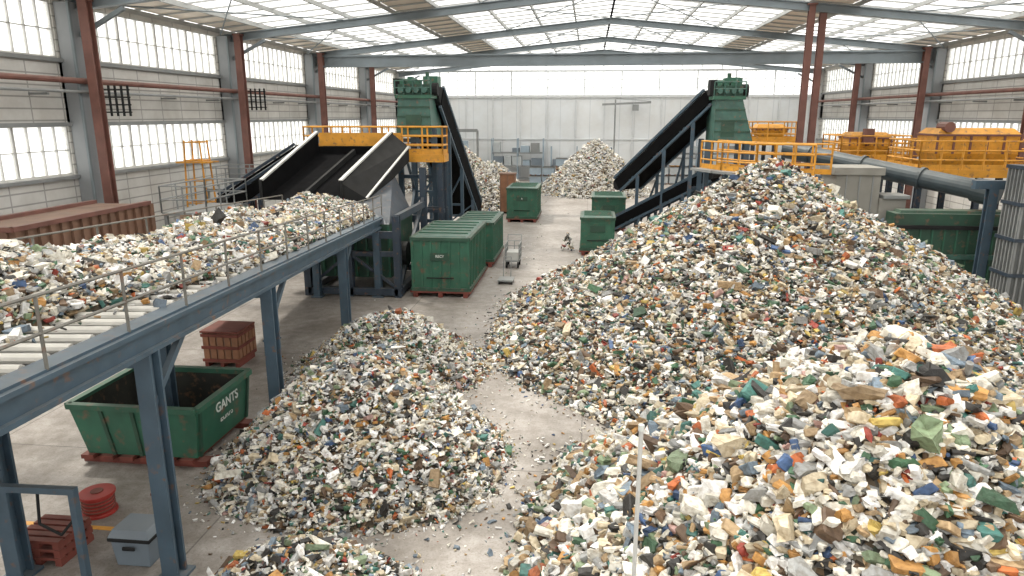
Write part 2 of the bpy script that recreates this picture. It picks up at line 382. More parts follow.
def chunks(pos,size,protos,weights,flat=0.7):
    n=len(pos); ci=rng.choice(len(PC),n,p=weights)
    col=PC[ci]*rng.uniform(0.52,1.05,(n,1)); col=np.clip(col,0,0.9)
    yaw=rng.uniform(0,2*np.pi,n); tilt=rng.normal(0,flat,n); ax=rng.uniform(0,2*np.pi,n)
    cz,sz=np.cos(yaw),np.sin(yaw)
    Rz=np.zeros((n,3,3)); Rz[:,0,0]=cz;Rz[:,0,1]=-sz;Rz[:,1,0]=sz;Rz[:,1,1]=cz;Rz[:,2,2]=1
    kx,ky=np.cos(ax),np.sin(ax); c,s_=np.cos(tilt),np.sin(tilt)
    Rt=np.zeros((n,3,3)); Rt[:,0,0]=c+kx*kx*(1-c);Rt[:,0,1]=kx*ky*(1-c);Rt[:,0,2]=ky*s_
    Rt[:,1,0]=kx*ky*(1-c);Rt[:,1,1]=c+ky*ky*(1-c);Rt[:,1,2]=-kx*s_;Rt[:,2,0]=-ky*s_;Rt[:,2,1]=kx*s_;Rt[:,2,2]=c
    R=np.einsum('nij,njk->nik',Rt,Rz)
    sc=np.stack([size*rng.uniform(.8,1.6,n),size*rng.uniform(.35,.85,n),size*rng.uniform(.28,.65,n)],1)
    pi=rng.integers(0,len(protos),n); V=[];F=[];C=[];o=0
    for k,(pv,pf) in enumerate(protos):
        ix=np.where(pi==k)[0]
        if len(ix)==0: continue
        v=pv[None]*sc[ix][:,None,:]; v=np.einsum('nij,nkj->nki',R[ix],v)+pos[ix][:,None,:]
        f=pf[None]+(np.arange(len(ix))*len(pv))[:,None,None]+o
        V.append(v.reshape(-1,3));F.append(f.reshape(-1,3));C.append(np.repeat(col[ix],len(pv),0)); o+=len(ix)*len(pv)
    return np.concatenate(V),np.concatenate(F),np.concatenate(C)

def np_mesh(name,V,F,C,midx,mats):
    c=np.array([(V[:,0].min()+V[:,0].max())/2,(V[:,1].min()+V[:,1].max())/2,V[:,2].min()]); V=V-c
    me=bpy.data.meshes.new(name); me.vertices.add(len(V)); me.vertices.foreach_set('co',V.astype(np.float32).ravel())
    me.loops.add(len(F)*3); me.loops.foreach_set('vertex_index',F.astype(np.int32).ravel())
    me.polygons.add(len(F)); me.polygons.foreach_set('loop_start',(np.arange(len(F))*3).astype(np.int32))
    me.polygons.foreach_set('material_index',midx.astype(np.int32))
    for m in mats: me.materials.append(m)
    me.update(calc_edges=True)
    ca=me.color_attributes.new('Col','FLOAT_COLOR','POINT'); ca.data.foreach_set('color',np.concatenate([C,np.ones((len(C),1))],1).astype(np.float32).ravel())
    me.shade_flat(); o=bpy.data.objects.new(name,me); o.location=c; scene.collection.objects.link(o); return o

def hnoise(x,y,s):
    return (np.sin(x*1.3+s)*np.cos(y*1.1+2*s)+0.6*np.sin(x*2.9+y*1.7+3*s)+0.4*np.cos(x*5.3-y*4.1+s)+0.3*np.sin(x*8.7+y*9.9))/2.0
def cone_h(x,y,cones,s,amp):
    H=np.full(x.shape,-9.0)
    for cx,cy,R,h,p in cones:
        dx,dy=x-cx,y-cy; r=np.hypot(dx,dy); th=np.arctan2(dy,dx)
        Re=R*(1+0.03*np.sin(3*th+s)+0.02*np.sin(7*th+2*s))
        q=((r*r+0.16)**0.5-0.4)*R/(R-0.4)
        H=np.maximum(H,h*(1-np.maximum(q/Re,0)**p))
    return H+amp*hnoise(x,y,s)*np.clip(H+0.1,0,1)
def pile(name,cones,n,size,protos,seed,weights,amp=0.12,skirt=0.2,flat=0.7,sj=0.3):
    x0=min(c[0]-c[2] for c in cones)-1.0;x1=max(c[0]+c[2] for c in cones)+1.0
    y0=min(c[1]-c[2] for c in cones)-1.0;y1=max(c[1]+c[2] for c in cones)+1.0
    st=max(0.15,(x1-x0)/80); nx=int((x1-x0)/st)+1; ny=int((y1-y0)/st)+1
    gx,gy=np.meshgrid(np.linspace(x0,x1,nx),np.linspace(y0,y1,ny)); gz=cone_h(gx,gy,cones,seed,amp)-0.06
    keep=gz>-0.12; gz=np.maximum(gz,0.0)
    V0=np.stack([gx.ravel(),gy.ravel(),gz.ravel()],1)
    idx=np.arange(nx*ny).reshape(ny,nx); k=(keep[:-1,:-1]&keep[1:,:-1]&keep[:-1,1:]&keep[1:,1:])
    a,b_,c_,d=idx[:-1,:-1][k],idx[:-1,1:][k],idx[1:,1:][k],idx[1:,:-1][k]
    F0=np.concatenate([np.stack([a,b_,c_],1),np.stack([a,c_,d],1)])
    used=np.unique(F0); remap=-np.ones(len(V0),int); remap[used]=np.arange(len(used)); V0=V0[used]; F0=remap[F0]
    m=int(n*1.35); X=rng.uniform(x0,x1,m);Y=rng.uniform(y0,y1,m);Z=cone_h(X,Y,cones,seed,amp)
    slope=max(c[3]/c[2]*c[4] for c in cones)
    on=Z>0.0; off=(~on)&(rng.random(m)<np.exp(Z/(slope*skirt))*0.35)
    sel=np.where(on)[0]; so=np.where(off)[0]
    s1=size*np.exp(rng.normal(0,sj,len(sel))); p1=np.stack([X[sel],Y[sel],Z[sel]+rng.uniform(-0.35,0.35,len(sel))*s1],1)
    s2=size*0.5*np.exp(rng.normal(0,0.3,len(so))); p2=np.stack([X[so],Y[so],s2*0.25],1)
    V1,F1,C1=chunks(np.concatenate([p1,p2]),np.concatenate([s1,s2]),protos,weights,flat)
    V1[:,2]=np.maximum(V1[:,2],0.002)
    V=np.concatenate([V0,V1]);F=np.concatenate([F0,F1+len(V0)]);C=np.concatenate([np.ones((len(V0),3))*0.3,C1])
    mi=np.concatenate([np.zeros(len(F0)),np.ones(len(F1))])
    return np_mesh(name,V,F,C,mi,[M['heap'],M['waste']])

W0=pal_weights({0:.9,1:.85,2:1.3,3:1.3,6:1.5,7:1.5,11:1.3}); WC=pal_weights({0:1.3,2:1.7,3:1.7,4:2.0,5:1.4,1:.85,13:1.3,6:.9}); WW=pal_weights({1:1.2,0:1.15})
WF=pal_weights({0:2.2,1:2.5,6:.3,7:.2,4:.3,5:.3,11:.3,12:.3,14:.3})
pile('recycling_waste_pile',[(5.3,21.2,8.5,5.15,1.0)],125000,0.09,P_LO,1.0,W0,sj=.36)
pile('recycling_waste_pile',[(3.8,8.4,4.9,3.75,1.25),(6.8,8.0,4.9,3.6,1.2),(2.4,10.4,3.4,2.2,1.1)],58000,0.116,P_HI,2.3,WC,amp=0.14,sj=.38)
pile('recycling_waste_pile',[(-4.2,12.2,2.85,2.15,1.1),(-5.0,17.2,2.6,1.45,1.15)],50000,0.07,P_LO,3.1,WW,amp=0.1,sj=.36)
pile('recycling_waste_pile',[(-3.5,7.2,1.85,1.28,1.3)],12000,0.066,P_LO,4.4,WW,amp=0.06,sj=.36)
pile('sorted_waste_pile',[(0.6,61,5.0,4.4,1.05)],18000,0.13,P_LO,5.0,WF)
pile('sorted_waste_pile',[(-6.9,51.5,3.2,3.2,1.1)],10000,0.12,P_LO,6.0,WF)
pile('sorted_waste_pile',[(-12,62.5,5.0,4.2,1.1)],12000,0.14,P_LO,7.0,WF)

# loose debris in the lane
m=16000; X=rng.uniform(-9.5,1.5,m);Y=rng.uniform(7,60,m)
lane=-2.0-0.03*(Y-10); keep=(np.abs(X-lane)<rng.exponential(1.1,m)+0.1)&(rng.random(m)<np.exp(-(Y-7)/16))
X,Y=X[keep],Y[keep]; s=0.034*np.exp(rng.normal(0,.45,len(X)))
V,F,C=chunks(np.stack([X,Y,s*0.2],1),s,P_LO,WF,0.25); V[:,2]=np.maximum(V[:,2],0.003)
np_mesh('floor_debris',V,F,C,np.zeros(len(F)),[M['waste']])

# ------------------------------------------------------------ left sorting conveyor
def CV(Y,v,h): return Vector((-5.8-(Y-8.3)*0.108-v, Y-0.108*v, 4.25-0.058*Y+h))
YA,YE,WB=0.0,25.3,3.6
b=B()
for v in (0.0,WB):
    b.ibeam(CV(YA,v,-0.17),CV(YE,v,-0.17),0.2,0.36,'blue',t=0.06)
    b.beam(CV(YA,v+(0.12 if v==0 else -0.12),0.02),CV(YE,v+(0.12 if v==0 else -0.12),0.02),0.3,0.05,'blue')
for Y in np.arange(0.5,YE,2.4): b.beam(CV(Y,0,-0.28),CV(Y,WB,-0.28),0.12,0.18,'blue')
for Y in np.arange(YA+0.1,YE,0.42): b.cyl(CV(Y,0.3,0.0),CV(Y,WB-0.3,0.0),0.065,'white',10)
b.hexa([CV(YA,0.3,-0.14),CV(YE,0.3,-0.14),CV(YE,WB-.3,-0.14),CV(YA,WB-.3,-0.14),CV(YA,0.3,-0.11),CV(YE,0.3,-0.11),CV(YE,WB-.3,-0.11),CV(YA,WB-.3,-0.11)],'black')
b.rail([CV(YA,-0.02,0.03),CV(YE,-0.02,0.03)],0.8,'railm',1.55,0.02,1)
b.rail([CV(YA,WB+0.02,0.03),CV(YE,WB+0.02,0.03)],0.8,'railm',1.9,0.022,1)
for Y in (2.0,8.3,13.0,19.2,24.3):
    for v in (0.02,2.25):
        t=CV(Y,v,-0.34); g=Vector((t.x,t.y,0)); b.ibeam(g,t,0.24,0.24,'blue',up=(0,1,0),t=0.04)
        b.box(g.x-0.2,g.x+0.2,g.y-0.2,g.y+0.2,0,0.04,'blue')
    a=CV(Y,0.02,-0.45);c=CV(Y,2.25,-0.45); b.beam(a,c,0.16,0.2,'blue')
    b.beam(CV(Y,0.02,-1.1),CV(Y+1.0,0.02,-0.36),0.09,0.09,'blue',up=(1,0,0))
b.done('sorting_conveyor')
n=60000; Yv=rng.uniform(0.5,YE+0.6,n); vv=rng.uniform(0.25,WB-0.1,n)
def belt_h(Y,v):
    lo=np.interp(Y,[0,8,10.5,14,26],[2.1,1.5,0.7,0.3,0.25]); q=np.clip((v-lo)/(WB-0.1-lo),-1,1); ctr=0.55
    prof=np.where(q<ctr,np.clip(q/ctr,-1,1),(1-q)/(1-ctr)*1.0)
    return (0.78+0.12*np.sin(Y*0.9)+0.06*np.sin(Y*2.3))*np.sign(prof)*np.abs(prof)**0.65*(np.where(q>ctr,0.45+0.55*prof,1)) +0.04*hnoise(Y,v,1)
hh=belt_h(Yv,vv); ok=(hh>0.02)|((hh>-0.6)&(rng.random(n)<0.03)); Yv,vv,hh=Yv[ok],vv[ok],np.maximum(hh[ok],0.0)
s=0.078*np.exp(rng.normal(0,.36,len(Yv)))
pos=np.stack([-5.8-(Yv-8.3)*0.108-vv,Yv-0.108*vv,4.25-0.058*Yv+hh+0.07],1)
V1,F1,C1=chunks(pos,s,P_LO,WW,0.6)
gy,gv=np.meshgrid(np.linspace(0.5,YE+0.5,90),np.linspace(0.25,WB-0.1,24)); gh=belt_h(gy,gv); gh=np.where(gh>0,gh,-0.12)
V0=np.stack([(-5.8-(gy-8.3)*0.108-gv).ravel(),(gy-0.108*gv).ravel(),(4.25-0.058*gy+gh).ravel()],1)
idx=np.arange(90*24).reshape(24,90); a,b_,c_,d=[q.ravel() for q in (idx[:-1,:-1],idx[:-1,1:],idx[1:,1:],idx[1:,:-1])]
F0=np.concatenate([np.stack([a,c_,b_],1),np.stack([a,d,c_],1)]); gr=gh.ravel(); F0=F0[(gr[F0]>-0.1).any(axis=1)]
np_mesh('conveyor_waste_load',np.concatenate([V0,V1]),np.concatenate([F0,F1+len(V0)]),np.concatenate([np.ones((len(V0),3))*.3,C1]),np.concatenate([np.zeros(len(F0)),np.ones(len(F1))]),[M['heap'],M['waste']])

# ------------------------------------------------------------ hopper + platform (left)
b=B()
TL,TR=Vector((-11.4,29.2,4.9)),Vector((-8.3,29.2,4.9)); BL,BR=Vector((-12.3,25.6,3.35)),Vector((-9.3,25.6,3.35))
up=Vector((0,0,1))
b.add([BL,BR,TR,TL],[(0,1,2,3)],'black')
def board(p,q,h0,h1,out):
    o=Vector((out,0,0)); b.hexa([p,p+o,q+o,q,p+up*h0,p+o+up*h0,q+o+up*h1,q+up*h1],'black')
    b.beam(p+up*h0+o*.5,q+up*h1+o*.5,0.14,0.07,'lgrey')
    b.beam(p+o*.8,p+o*.8+up*h0,.1,.1,'dark'); b.beam(q+o*.8,q+o*.8+up*h1,.1,.1,'dark')
board(BL,TL,0.75,0.9,-0.1); board(BR,TR,0.75,0.9,0.1)
mb,mt=BL.lerp(BR,.5),TL.lerp(TR,.5)
b.beam(mb+up*.1,mt+up*.1,.12,.2,'dark')
b.hexa([BR+Vector((.1,0,0)),BR+Vector((.9,0.4,-.3)),TR+Vector((.8,0,-.3)),TR+Vector((.1,0,0)),BR+Vector((.1,0,.65)),BR+Vector((.9,0.4,.05)),TR+Vector((.8,0,.3)),TR+Vector((.1,0,.85))],'dark')
b.beam(BR+Vector((.9,.4,.07)),TR+Vector((.8,0,.32)),.1,.05,'lgrey')
b.hexa([TL,TR,TR+Vector((0,.6,0)),TL+Vector((0,.6,0)),TL+up*.3,TR+up*.3,TR+Vector((0,.6,.3)),TL+Vector((0,.6,.3))],'black')
b.done('feed_hopper')

def platform(name,x0,x1,y0,y1,z,legs=True,panel=None,rk='yellow',rh=1.15,fascia='yellow'):
    b=B(); b.box(x0,x1,y0,y1,z-0.08,z,'grey')
    for (a,c) in (((x0,y0),(x1,y0)),((x1,y0),(x1,y1)),((x1,y1),(x0,y1)),((x0,y1),(x0,y0))):
        b.beam((*a,z-0.16),(*c,z-0.16),0.12,0.32,fascia)
    b.rail([(x0,y0,z),(x1,y0,z),(x1,y1,z),(x0,y1,z),(x0,y0,z)],rh,rk,0.9,0.04,2,rk)
    if legs:
        for x in (x0+.15,(x0+x1)/2,x1-.15):
            for y in (y0+.15,y1-.15):
                b.ibeam((x,y,0),(x,y,z-.3),0.22,0.22,'dblue',up=(0,1,0),t=.04)
        for y in (y0+.15,y1-.15):
            b.beam((x0,y,z*.5),(x1,y,z*.5),.12,.16,'dblue'); b.beam((x0+.15,y,.2),((x0+x1)/2,y,z*.5),.1,.1,'dblue'); b.beam((x1-.15,y,.2),((x0+x1)/2,y,z*.5),.1,.1,'dblue')
    if panel:
        for p in panel: b.box(*p,'yellow')
    return b.done(name)
platform('hopper_platform',-12.3,-6.2,29.85,30.85,4.85,panel=[(-11.6,-8.0,29.81,29.93,4.8,5.75),(-11.9,-8.4,30.75,30.85,4.8,5.6)])

b=B()
for x in (-10.2,-8.6,-6.8):
    for y in (24.3,28.6): b.ibeam((x,y,0),(x,y,3.0 if y<26 else 4.4),.25,.25,'dblue',up=(0,1,0),t=.05)
for y in (24.3,28.6):
    b.beam((-10.2,y,.2),(-6.8,y,.2),.25,.25,'dblue'); b.beam((-10.2,y,1.6),(-6.8,y,1.6),.14,.18,'dblue'); b.beam((-10.2,y,2.3),(-6.8,y,2.3),.18,.25,'dblue')
    b.beam((-10.2,y,.3),(-8.6,y,1.6),.1,.1,'dblue'); b.beam((-6.8,y,.3),(-8.6,y,1.6),.1,.1,'dblue'); b.beam((-10.2,y,2.9),(-8.6,y,1.6),.1,.1,'dblue')
for x in (-10.2,-6.8):
    b.beam((x,24.3,.2),(x,28.6,.2),.25,.25,'dblue'); b.beam((x,24.3,.2),(x,28.6,3.2),.12,.12,'dblue'); b.beam((x,24.3,2.9),(x,28.6,2.9),.18,.25,'dblue')
b.box(-9.9,-7.2,24.8,28.2,.6,2.6,'dgreen')
for i in range(7): b.box(-9.8+i*.42,-9.72+i*.42,24.74,24.8,.65,2.55,'green')
b.hexa([(-9.9,24.8,2.6),(-7.2,24.8,2.6),(-7.2,28.2,2.6),(-9.9,28.2,2.6),(-10.6,25.7,3.2),(-8.4,25.7,3.2),(-8.0,28.4,4.2),(-10.6,28.4,4.2)],'dblue')
b.cyl((-7.2,25.5,1.4),(-6.7,25.5,1.4),.45,'dark',14); b.cyl((-7.2,27.2,1.2),(-6.85,27.2,1.2),.3,'dark',14)
b.done('shredder_machine')

# ------------------------------------------------------------ inclined conveyors with green heads
def incline(b,p,q,w,d,leg_n=4,legk='blue'):
    p=Vector(p);q=Vector(q);dr=(q-p).normalized(); side=dr.cross(up).normalized(); u=side.cross(dr).normalized()
    for s in (-1,1):
        o=side*s*w/2
        b.beam(p+o,q+o,.1,d*.7,'black',u); b.beam(p+o+u*d*.5,q+o+u*d*.5,.12,.12,legk,u); b.beam(p+o-u*d*.5,q+o-u*d*.5,.12,.12,legk,u)
        L=(q-p).length;n=int(L/1.0)
        for i in range(n): 
            a=p.lerp(q,i/n)+o; c=p.lerp(q,(i+1)/n)+o; sg=1 if i%2 else -1
            b.beam(a+u*sg*d*.5,c-u*sg*d*.5,.06,.06,legk,u)
    b.beam(p+u*d*.1,q+u*d*.1,w*.92,.08,'black',u); b.beam(p-u*d*.42,q-u*d*.42,w*.92,.05,'black',u)
    b.cyl(p-side*w*.5,p+side*w*.5,d*.4,'dark',12); b.cyl(q-side*w*.5,q+side*w*.5,d*.4,'dark',12)
    for i in range(leg_n):
        c=p.lerp(q,(i+.6)/(leg_n+.3))-u*d*.5
        for s in (-1,1):
            t=c+side*s*w*.5; b.beam((t.x,t.y,0),t,.16,.16,legk)
        if c.z>1.2:
            a=c-side*w*.5;e=c+side*w*.5; b.beam((a.x,a.y,.3),(e.x,e.y,c.z-.3),.08,.08,legk); b.beam((a.x,a.y,c.z*.5),(e.x,e.y,c.z*.5),.1,.1,legk)
def head(b,x0,x1,y0,y1,z0,z1,fl,fr=None):
    fr=fl if fr is None else fr
    b.hexa([(x0-fl,y0,z0),(x1+fr,y0,z0),(x1+fr,y1,z0),(x0-fl,y1,z0),(x0,y0+.1,z1-.7),(x1,y0+.1,z1-.7),(x1,y1,z1-.7),(x0,y1,z1-.7)],'lgreen')
    b.box(x0-.12,x1+.12,y0,y1+.1,z1-.75,z1-.6,'green')
    b.box(x0,x1,y0+.15,y1,z1-.6,z1-.15,'dgreen')
    w=x1-x0
    for i in range(4):
        xx=x0+w*(i+.5)/4; b.cyl((xx,y0+.1,z1-.4),(xx,y0-.12,z1-.4),w*.09,'lgreen',10); b.box(xx-.1,xx+.1,y0+.2,y0+.6,z1-.15,z1+.05+.12*(i%2),'green')
    for zz in (.25,.5,.75):
        z=z0+(z1-.7-z0)*zz; f=1-zz; b.beam((x0-fl*f,y0-.02+.1*zz,z),(x1+fr*f,y0-.02+.1*zz,z),.05,.07,'dgreen')
    b.box(x0+w*.25,x0+w*.75,y0-.0,y0+.1,z0+.25,z0+.9,'dgreen')
    b.cyl((x0-.2,(y0+y1)/2,z1-.1),(x0+w*.45,(y0+y1)/2,z1-.1),.24,'lgreen',12)
    b.box(x1-w*.4,x1+.1,y1-.8,y1,z1-.2,z1+.25,'green'); b.cyl((x1-w*.3,y1-.5,z1),(x1-w*.3,y1-.5,z1+.45),.09,'dgreen',8)
    b.box(x0-.25,x0+.05,y0+.3,y0+.9,z1-.55,z1+.1,'dark'); b.cyl((x1+.05,y0+.6,z1-.35),(x1+.3,y0+.6,z1-.35),.28,'dark',14)
    b.rail([(x0-.1,y0,z1-.6),(x1+.1,y0,z1-.6)],.6,'lgreen',.4,.03,1)
b=B()
incline(b,(-7.6,32.6,7.3),(-7.2,41.2,1.0),1.7,1.1,3)
head(b,-8.4,-7.0,31.0,33.2,5.6,7.95,0.1)
for x in (-8.4,-6.85):
    for y in (31.2,33.6): b.ibeam((x,y,0),(x,y,6.0),.22,.22,'blue',up=(0,1,0),t=.04)
    b.beam((x,31.2,.3),(x,33.6,3.0),.1,.1,'blue'); b.beam((x,33.6,3.0),(x,31.2,5.6),.1,.1,'blue')
for z in (1.8,3.8,5.4): b.beam((-8.4,31.2,z),(-6.85,31.2,z),.12,.16,'blue')
b.beam((-8.4,31.2,1.8),(-6.85,31.2,3.8),.1,.1,'blue')
b.done('inclined_conveyor')
b=B()
incline(b,(5.9,34.4,7.3),(2.1,38.5,2.9),1.5,0.8,3)
head(b,5.5,6.65,32.6,34.8,5.3,7.9,0.0,0.55)
for x in (5.3,7.0):
    for y in (32.8,34.8): b.ibeam((x,y,0),(x,y,5.4),.22,.22,'blue',up=(0,1,0),t=.04)
b.done('inclined_conveyor')
b=B(); incline(b,(6.0,35.2,3.7),(1.4,37.6,0.8),1.3,0.6,2); b.done('inclined_conveyor')
b=B(); incline(b,(-12.9,31.2,4.9),(-15.6,28.9,2.8),1.4,0.7,2,'dblue'); b.done('inclined_conveyor')

# ------------------------------------------------------------ green containers
def container(name,x0,x1,y0,y1,h,z0=0.22,txt=None):
    b=B()
    b.box(x0,x1,y0,y1,z0,h-.08,'green')
    n=max(3,round((x1-x0)/.36))
    for i in range(n+1):
        x=x0+(x1-x0)*i/n
        for yy in (y0,y1): b.box(x-.035,x+.035,yy-.05,yy+.05,z0,h-.1,'green')
    n=max(4,round((y1-y0)/.36))
    for i in range(n+1):
        y=y0+(y1-y0)*i/n
        for xx in (x0,x1): b.box(xx-.05,xx+.05,y-.035,y+.035,z0,h-.1,'green')
    for z in (z0+.06,h-.1):
        b.beam((x0-.03,y0-.03,z),(x1+.03,y0-.03,z),.12,.12,'dgreen'); b.beam((x0-.03,y1+.03,z),(x1+.03,y1+.03,z),.12,.12,'dgreen')
        b.beam((x0-.03,y0-.03,z),(x0-.03,y1+.03,z),.12,.12,'dgreen'); b.beam((x1+.03,y0-.03,z),(x1+.03,y1+.03,z),.12,.12,'dgreen')
    xm=(x0+x1)/2
    b.hexa([(x0,y0,h-.08),(x1,y0,h-.08),(x1,y1,h-.08),(x0,y1,h-.08),(x0+.1,y0+.1,h),(x1-.1,y0+.1,h),(x1-.1,y1-.1,h),(x0+.1,y1-.1,h)],'lgreen')
    for i in range(1,6):
        y=y0+(y1-y0)*i/6; b.box(x0+.1,x1-.1,y-.03,y+.03,h,h+.04,'green')
    b.box(xm-.35,xm+.35,y0-.07,y0-.05,(h+z0)*.55,(h+z0)*.55+.28,'dgreen'); b.cyl((xm-.5,y0-.09,z0+.5),(xm+.5,y0-.09,z0+.5),.025,'dark',6)
    for x in (x0+.1,xm,x1-.1): b.box(x-.08,x+.08,y0-.12,y1+.1,0,z0-.06,'pallet')
    for y in np.arange(y0-.1,y1+.1,.32): b.box(x0-.1,x1+.1,y,y+.2,z0-.06,z0,'pallet')
    o=b.done(name)
    if txt: text_child(txt,o,(xm,y0-.075,(h+z0)*.6),(math.pi/2,0,0),.13,'label_text')
    return o
container('green_waste_container',-6.3,-4.25,24.5,28.5,2.25,txt='RECY')
container('green_waste_container',-5.7,-4.1,29.9,33.4,2.0)
container('green_waste_container',-4.95,-3.15,43.2,46.6,2.15,txt='R')
container('green_waste_container',-.25,1.25,33.0,35.2,1.85)
container('green_waste_container',.3,2.1,40.2,43.0,2.0)

# open skip under conveyor
b=B()
fx0,fx1,fy0,fy1=-9.65,-7.1,11.3,13.4; z0,z1=.2,1.18
bt=[(fx0+.25,fy0+.05,z0),(fx1-.1,fy0+.05,z0),(fx1-.1,fy1-.05,z0),(fx0+.25,fy1-.05,z0)]
tp=[(fx0,fy0,z1),(fx1,fy0,z1),(fx1,fy1,z1),(fx0,fy1,z1)]
b.add(bt+tp,[(0,3,2,1),(0,1,5,4),(1,2,6,5),(2,3,7,6),(3,0,4,7)],'green')
t=.06
bi=[(p[0]+(t if p[0]<-8 else -t),p[1]+(t if p[1]<12.4 else -t),p[2]+.06) for p in bt]; ti=[(p[0]+(t if p[0]<-8 else -t),p[1]+(t if p[1]<12.4 else -t),p[2]) for p in tp]
b.add(bi+ti,[(0,1,2,3),(4,5,1,0),(5,6,2,1),(6,7,3,2),(7,4,0,3)],'inner')
for i in range(4): b.beam(tp[i],tp[(i+1)%4],.13,.1,'green')
for i in range(1,4):
    f=i/4
    for a,c,d,e in ((0,1,4,5),(3,2,7,6)):
        pa=Vector(bt[a]).lerp(Vector(bt[c]),f); pb=Vector(tp[a]).lerp(Vector(tp[c]),f); b.beam(pa,pb,.07,.07,'dgreen',up=(1,0,0))
for f in (.05,.95):
    pa=Vector(bt[1]).lerp(Vector(bt[2]),f); pb=Vector(tp[1]).lerp(Vector(tp[2]),f); b.beam(pa,pb,.09,.07,'dgreen',up=(0,1,0))
for y in (fy0+.2,fy1-.2): b.box(fx0+.1,fx1+.05,y-.12,y+.12,.0,.12,'pallet')
for x in np.arange(fx0+.15,fx1-.2,.4): b.box(x,x+.25,fy0-.05,fy1+.05,.12,.2,'pallet')
sk=b.done('green_skip')
text_child('GANTS',sk,(fx1-.02,(fy0+fy1)/2+.1,.82),(math.pi/2,0,math.pi/2),.27,'label_text')
text_child('EURFS',sk,(fx1-.06,(fy0+fy1)/2+.1,.56),(math.pi/2,0,math.pi/2),.18,'label_text_2')

# wooden crate
b=B(); x0,x1,y0,y1=-10.0,-9.05,16.6,17.5
b.box(x0,x1,y0,y1,.12,.95,'brown')
for x in np.arange(x0,x1,.2):b.box(x+.02,x+.17,y0-.03,y0,.14,.93,'wood')
for y in np.arange(y0,y1,.2):b.box(x1,x1+.03,y+.02,y+.17,.14,.93,'wood')
for z in (.2,.55,.88): b.box(x0-.02,x1+.05,y0-.06,y0-.03,z-.04,z+.04,'pallet'); b.box(x1+.03,x1+.06,y0-.04,y1,z-.04,z+.04,'pallet')
b.box(x0-.03,x1+.06,y0-.06,y1+.03,.95,1.0,'pallet')
for x in (x0,(x0+x1)/2-.05,x1-.1): b.box(x,x+.1,y0,y1,0,.12,'pallet')
b.done('wooden_crate')

# red drum reel
b=B(); c=Vector((-8.05,9.75,0))
b.cyl(c,c+Vector((0,0,.05)),.28,'red',24); b.cyl(c+Vector((0,0,.05)),c+Vector((0,0,.33)),.24,'red',24); b.cyl(c+Vector((0,0,.33)),c+Vector((0,0,.38)),.28,'red',24)
b.cyl(c+Vector((0,0,.38)),c+Vector((0,0,.4)),.1,'pallet',16)
for i in range(4): b.cyl(c+Vector((0,0,.08+i*.06)),c+Vector((0,0,.11+i*.06)),.255,'pallet',24)
b.done('red_hose_reel',.01)

# cooler box
b=B(); x0,x1,y0,y1=-6.85,-6.25,8.4,8.9
b.hexa([(x0+.04,y0+.03,0),(x1-.04,y0+.03,0),(x1-.04,y1-.03,0),(x0+.04,y1-.03,0),(x0,y0,.42),(x1,y0,.42),(x1,y1,.42),(x0,y1,.42)],'cooler')
b.box(x0-.03,x1+.03,y0-.03,y1+.03,.42,.48,'dark'); b.hexa([(x0-.03,y0-.03,.48),(x1+.03,y0-.03,.48),(x1+.03,y1+.03,.48),(x0-.03,y1+.03,.48),(x0+.03,y0+.03,.6),(x1-.03,y0+.03,.6),(x1-.03,y1-.03,.6),(x0+.03,y1-.03,.6)],'cooler')
b.box(x0+.2,x1-.2,y0-.05,y0-.02,.3,.36,'dark'); b.done('cooler_box',.02)

# red pallets
b=B(); x0,x1,y0,y1=-8.35,-7.6,8.3,9.0
for j in range(3):
    z=j*.14
    for x in (x0,(x0+x1)/2-.05,x1-.1): b.box(x,x+.1,y0,y1,z,z+.09,'pallet')
    for y in np.arange(y0,y1-.05,.145): b.box(x0,x1,y,y+.1,z+.09,z+.13,'pallet')
b.done('pallet_stack')

# pipe barrier
b=B(); b.beam((-6.75,7.75,0),(-6.75,7.75,1.65),.09,.09,'blue'); b.beam((-8.6,7.7,1.62),(-6.7,7.75,1.62),.09,.09,'blue',); b.beam((-8.6,7.7,0),(-8.6,7.7,1.65),.09,.09,'blue')
b.cyl((-7.25,7.73,1.6),(-7.3,7.73,1.1),.02,'dark',6); b.cyl((-7.3,7.73,1.1),(-7.0,7.73,.95),.02,'dark',6); b.cyl((-7.0,7.73,.95),(-6.78,7.73,1.2),.02,'dark',6)
b.done('guard_rail')

b=B(); b.cyl((.55,6.2,0),(.56,6.2,3.6),.022,'lgrey',8); b.cyl((.56,6.2,3.6),(.56,6.2,3.66),.03,'cut',8); b.done('marker_pole')

# lane: hand cart and dolly
b=B(); x0,x1,y0,y1=-3.5,-2.9,29.6,30.6
b.box(x0,x1,y0,y1,.3,.36,'grey'); b.rail([(x0,y0,.36),(x0,y1,.36),(x1,y1,.36),(x1,y0,.36)],.7,'grey',.35,.02,2)
b.box(x0+.05,x1-.05,y0+.1,y1-.1,.36,.7,'lgrey')
for x in (x0+.05,x1-.05):
    for y in (y0+.12,y1-.12): b.cyl((x-.03,y,.15),(x+.03,y,.15),.15,'dark',12)
b.cyl((x0,y1,1.0),(x0,y1+.2,1.3),.02,'grey',6);b.cyl((x1,y1,1.0),(x1,y1+.2,1.3),.02,'grey',6);b.cyl((x0,y1+.2,1.3),(x1,y1+.2,1.3),.02,'grey',6)
b.done('hand_cart')
b=B(); b.box(-3.45,-2.85,26.6,27.3,.12,.18,'grey')
for x in (-3.4,-2.9):
    for y in (26.7,27.2): b.cyl((x-.02,y,.06),(x+.02,y,.06),.06,'dark',10)
b.cyl((-3.3,27.3,.15),(-3.3,27.5,.95),.02,'grey',6);b.cyl((-3.0,27.3,.15),(-3.0,27.5,.95),.02,'grey',6);b.cyl((-3.3,27.5,.95),(-3.0,27.5,.95),.02,'grey',6)
